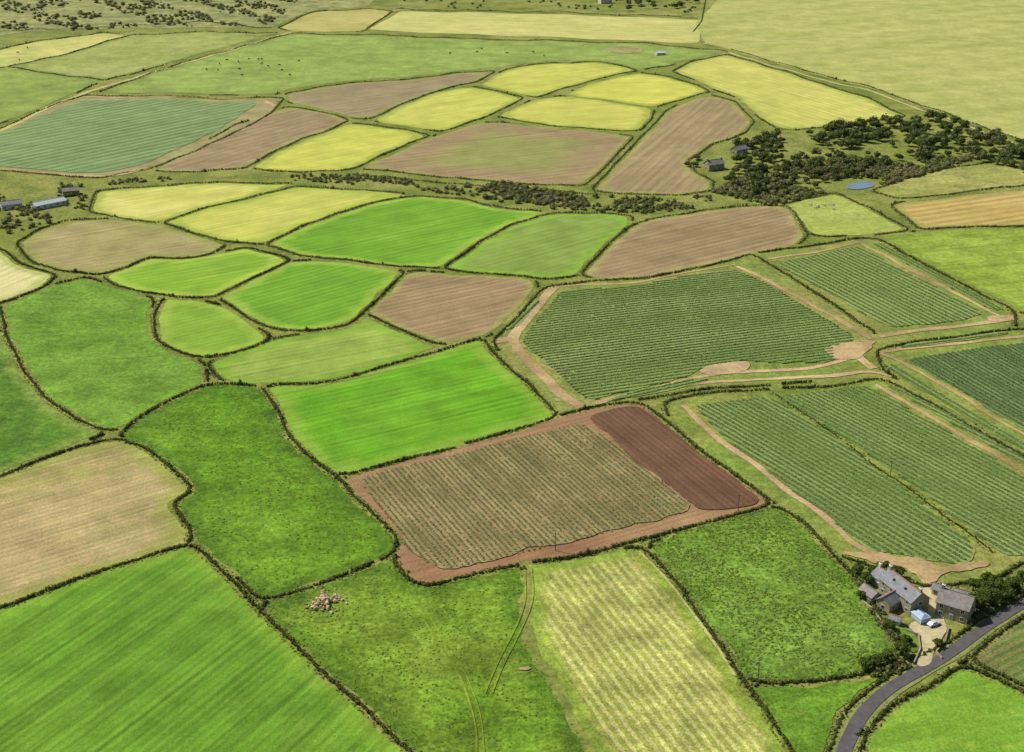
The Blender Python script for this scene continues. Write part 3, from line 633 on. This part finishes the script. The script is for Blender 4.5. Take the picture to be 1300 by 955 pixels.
def car(u,v,rz,paint):
    x,y=G(u,v); e=bpy.data.objects.new('parked_car',None); link(e); e.location=(x,y,nzc); e.rotation_euler[2]=rz
    pr=[(-2.1,.35),(-2.15,.8),(-1.9,.95),(-1.5,1.0),(-1.0,1.4),(.5,1.42),(1.1,.98),(2.0,.8),(2.15,.6),(2.1,.35)]
    n=len(pr); V=[];
    for yy_,k in ((-.85,1),(.85,1)):
        for a,b in pr: V.append((a,yy_*(.82 if b>1.1 else 1),b))
    mk('body',V,[tuple(range(n))[::-1],tuple(range(n,2*n))]+[(i,(i+1)%n,n+(i+1)%n,n+i) for i in range(n)],paint,e)
    for s in(-1,1): mk('side_glass',[(-1.3,s*.83,1.02),(.85,s*.83,1.02),(.42,s*.74,1.34),(-.95,s*.74,1.34)],[(0,1,2,3)],glass,e)
    mk('windscreen',[(1.06,-.7,1.03),(1.06,.7,1.03),(.6,.6,1.37),(.6,-.6,1.37)],[(0,1,2,3)],glass,e)
    mk('rear_screen',[(-1.5,-.7,1.03),(-1.5,.7,1.03),(-1.08,.6,1.36),(-1.08,-.6,1.36)],[(0,1,2,3)],glass,e)
    for a in(-1.3,1.3):
        for s in(-1,1):
            bpy.ops.mesh.primitive_cylinder_add(vertices=14,radius=.32,depth=.22,location=(a,s*.78,.32),rotation=(math.pi/2,0,0)); o=bpy.context.object; o.name='wheel'; o.data.materials.append(glass); o.parent=e
nzc=zi[0]
car(1185,795,.5,smat('silver_paint',(.5,.52,.54,1),amp=.02,rough=.3,spec=.5,bump=0))
def wallline(pts,h=1.0,w=.4,name='stone_garden_wall'):
    A=dense_world(pts,False,2,False); tn=np.gradient(A,axis=0); tn/=np.linalg.norm(tn,axis=1,keepdims=True); nn=np.stack([-tn[:,1],tn[:,0]],1)*w/2
    n=len(A);V=[(*p,0) for p in A+nn]+[(*p,0) for p in A-nn]+[(p[0],p[1],h+random.uniform(-.08,.08)) for p in A+nn]+[(p[0],p[1],h) for p in A-nn]
    Fc=[]
    for i in range(n-1): Fc+=[(i,i+1,2*n+i+1,2*n+i),(n+i+1,n+i,3*n+i,3*n+i+1),(2*n+i,2*n+i+1,3*n+i+1,3*n+i)]
    Fc+=[(0,2*n,3*n,n),(n-1,2*n-1,4*n-1,3*n-1)]
    mk(name,V,Fc,stone)
wallline([(1150,802),(1166,808),(1168,826),(1160,844)]); wallline([(1204,798),(1200,816),(1188,830),(1196,838)]); wallline([(1094,765),(1108,776),(1125,800)])
house('stone_cottage',906,215,((895,215),(918,212)),12,7,4,6.5,stone,slate2,2,3,(-1,1))
house('stone_barn',938,195,((930,197),(948,193)),11,6,3.5,5.5,stone,slatem,1,3,())
house('white_barn',62,262,((45,265),(80,258)),20,7,2.6,4.0,render_w,smat('metal_roof',(.45,.48,.50,1),sc=1),1,5,())
house('farm_shed',14,264,((0,266),(30,262)),12,7,3,4.4,render_w,slatem,1,3,())
house('farm_shed',90,247,((80,248),(100,246)),10,6,3,4.4,stone,slate2,1,3,())
house('white_shed',838,70,((830,70),(848,69)),9,4,2.4,3.6,render_w,smat('pale_roof',(.6,.6,.6,1),sc=1),1,2,())
house('farmhouse',768,4,((760,4),(778,3)),14,8,5,7.6,render_w,slatem,2,4,(-1,1))
pm=NT('pond_water'); pm.b.inputs['Base Color'].default_value=(.16,.22,.28,1); pm.b.inputs['Roughness'].default_value=.25; pm.b.inputs['Specular IOR Level'].default_value=.5; pm.bump(pm.noise(pm.pos(),1.5),.1,.05)
sheet('pond',[(1068,237),(1086,231),(1104,229),(1115,235),(1098,240),(1078,242)],nz(),pm.m,inset=0,rag=.1)
# ------------------------------------------------------------ rubble pile
bm=bmesh.new(); x0,y0=G(413,765)
for i in range(200):
    a=random.random()*6.28; d=abs(random.gauss(0,1)); px_=x0+d*2.8*math.cos(a)+.8*math.sin(a*3); py_=y0+d*4.2*math.sin(a); s=random.uniform(.2,.75)
    z=max(0,1.5-d*.9)*random.random()
    r_=bmesh.ops.create_icosphere(bm,subdivisions=1,radius=s,matrix=Matrix.Translation((px_,py_,z+s*.4))@Matrix.Rotation(random.random()*6,4,'X')@Matrix.Diagonal((1,random.uniform(.6,1),random.uniform(.5,.9),1)))
    for v in r_['verts']: v.co+=Vector((random.uniform(-.12,.12),)*3)
me=bpy.data.meshes.new('rubble_pile'); bm.to_mesh(me); bm.free()
t=NT('rubble'); me.materials.append(t.out(t.mix(t.island(),C(165,125,98),C(222,208,190)))); link(bpy.data.objects.new('rubble_pile',me))
# ------------------------------------------------------------ utility poles
wood=smat('pole_wood',(.16,.13,.10,1),sc=3)
def pole(u,v,h=7):
    x,y=G(u,v); e=bpy.data.objects.new('utility_pole',None); link(e); e.location=(x,y,0)
    bpy.ops.mesh.primitive_cone_add(vertices=10,radius1=.16,radius2=.11,depth=h,location=(0,0,h/2)); o=bpy.context.object; o.name='pole'; o.data.materials.append(wood); o.parent=e
    bx('crossarm',0,0,h-.4,1.6,.12,.14,wood,e)
    for k in(-.7,0,.7): bx('insulator',k,0,h-.22,.1,.1,.2,whitep,e)
for u,v in [(705,699),(962,866),(937,650),(1130,606)]: pole(u,v)
# ------------------------------------------------------------ cows
me=bpy.data.meshes.new('cow_skel')
cv=[(0,0,1.15),(.45,0,1.15),(-.5,0,1.12),(-.85,0,1.15),(.85,0,1.2),(1.15,0,1.0),(1.35,0,.6),(1.5,0,.35),
    (.55,.25,.75),(.55,.25,.4),(.58,.25,.03),(.55,-.25,.75),(.5,-.25,.4),(.53,-.25,.03),
    (-.75,.25,.75),(-.9,.25,.45),(-.82,.25,.03),(-.75,-.25,.75),(-.88,-.25,.45),(-.78,-.25,.03),(-1.05,0,1.2),(-1.12,0,.6)]
ce=[(0,1),(0,2),(2,3),(1,4),(4,5),(5,6),(6,7),(1,8),(8,9),(9,10),(1,11),(11,12),(12,13),(3,14),(14,15),(15,16),(3,17),(17,18),(18,19),(3,20),(20,21)]
me.from_pydata(cv,ce,[]); ob=link(bpy.data.objects.new('cow_skel',me))
md=ob.modifiers.new('s','SKIN'); rr=[.42,.4,.38,.32,.3,.2,.15,.1,.14,.08,.07,.14,.08,.07,.17,.08,.07,.17,.08,.07,.05,.04]
for i,v in enumerate(me.skin_vertices[0].data): v.radius=(rr[i],rr[i]); v.use_root=(i==0)
ob.modifiers.new('u','SUBSURF').levels=1
dg=bpy.context.evaluated_depsgraph_get(); cm=bpy.data.meshes.new_from_object(ob.evaluated_get(dg)); bpy.data.objects.remove(ob)
cw=cm.copy(); cm.name='dark_cow'; cw.name='pale_cow'
t=NT('dark_hide'); cm.materials.clear(); cm.materials.append(t.out(t.mix(t.mr(t.noise(t.pos(),1.2,1),.55,.6),(.03,.022,.018,1),(.12,.07,.04,1))))
t=NT('pale_hide'); cw.materials.clear(); cw.materials.append(t.out(t.mix(t.mr(t.noise(t.pos(),1.2,1),.5,.55),(.5,.46,.4,1),(.3,.22,.16,1))))
def cow(u,v,m,s=1.1):
    o=link(bpy.data.objects.new('cow',m)); x,y=G(u,v); o.location=(x,y,.15); o.rotation_euler[2]=random.random()*6.28; o.scale=(s,s,s)
for k in range(7): cow(1012+random.random()*48,257+random.random()*14,cw,1.0)
for k in range(16): cow(250+random.random()*130,76+random.random()*22,cm,1.1)
for k in range(6): cow(560+random.random()*150,62+random.random()*12,cm,1.1)
for k in range(4): cow(8+random.random()*60,60+random.random()*18,cm,1.1)
# ------------------------------------------------------------ light, sky, camera
el=math.radians(50); sd=Vector((-.9,.42,0)).normalized()*math.cos(el); sd.z=math.sin(el)
sun=bpy.data.lights.new('sun','SUN'); sun.energy=5.0; sun.angle=math.radians(.5); sun.color=(1,.96,.90)
so=link(bpy.data.objects.new('sun',sun)); so.rotation_euler=(-sd).to_track_quat('-Z','Y').to_euler(); so.location=(0,0,300)
w=bpy.data.worlds.new('World'); S.world=w; w.use_nodes=True; nt=w.node_tree
sk=nt.nodes.new('ShaderNodeTexSky'); sk.sky_type='NISHITA'; sk.sun_disc=False; sk.sun_elevation=el; sk.sun_rotation=math.atan2(sd.x,sd.y)
nt.links.new(sk.outputs[0],nt.nodes['Background'].inputs[0]); nt.nodes['Background'].inputs[1].default_value=.085
cam=bpy.data.cameras.new('camera'); cam.lens=50; cam.sensor_width=36; cam.clip_start=1; cam.clip_end=60000
co=link(bpy.data.objects.new('camera',cam)); co.location=(0,0,H); co.rotation_euler=(math.pi/2-TH,0,0); S.camera=co
S.view_settings.view_transform='Standard'; S.view_settings.look='None'; S.view_settings.exposure=0
print('objects',len(S.objects))
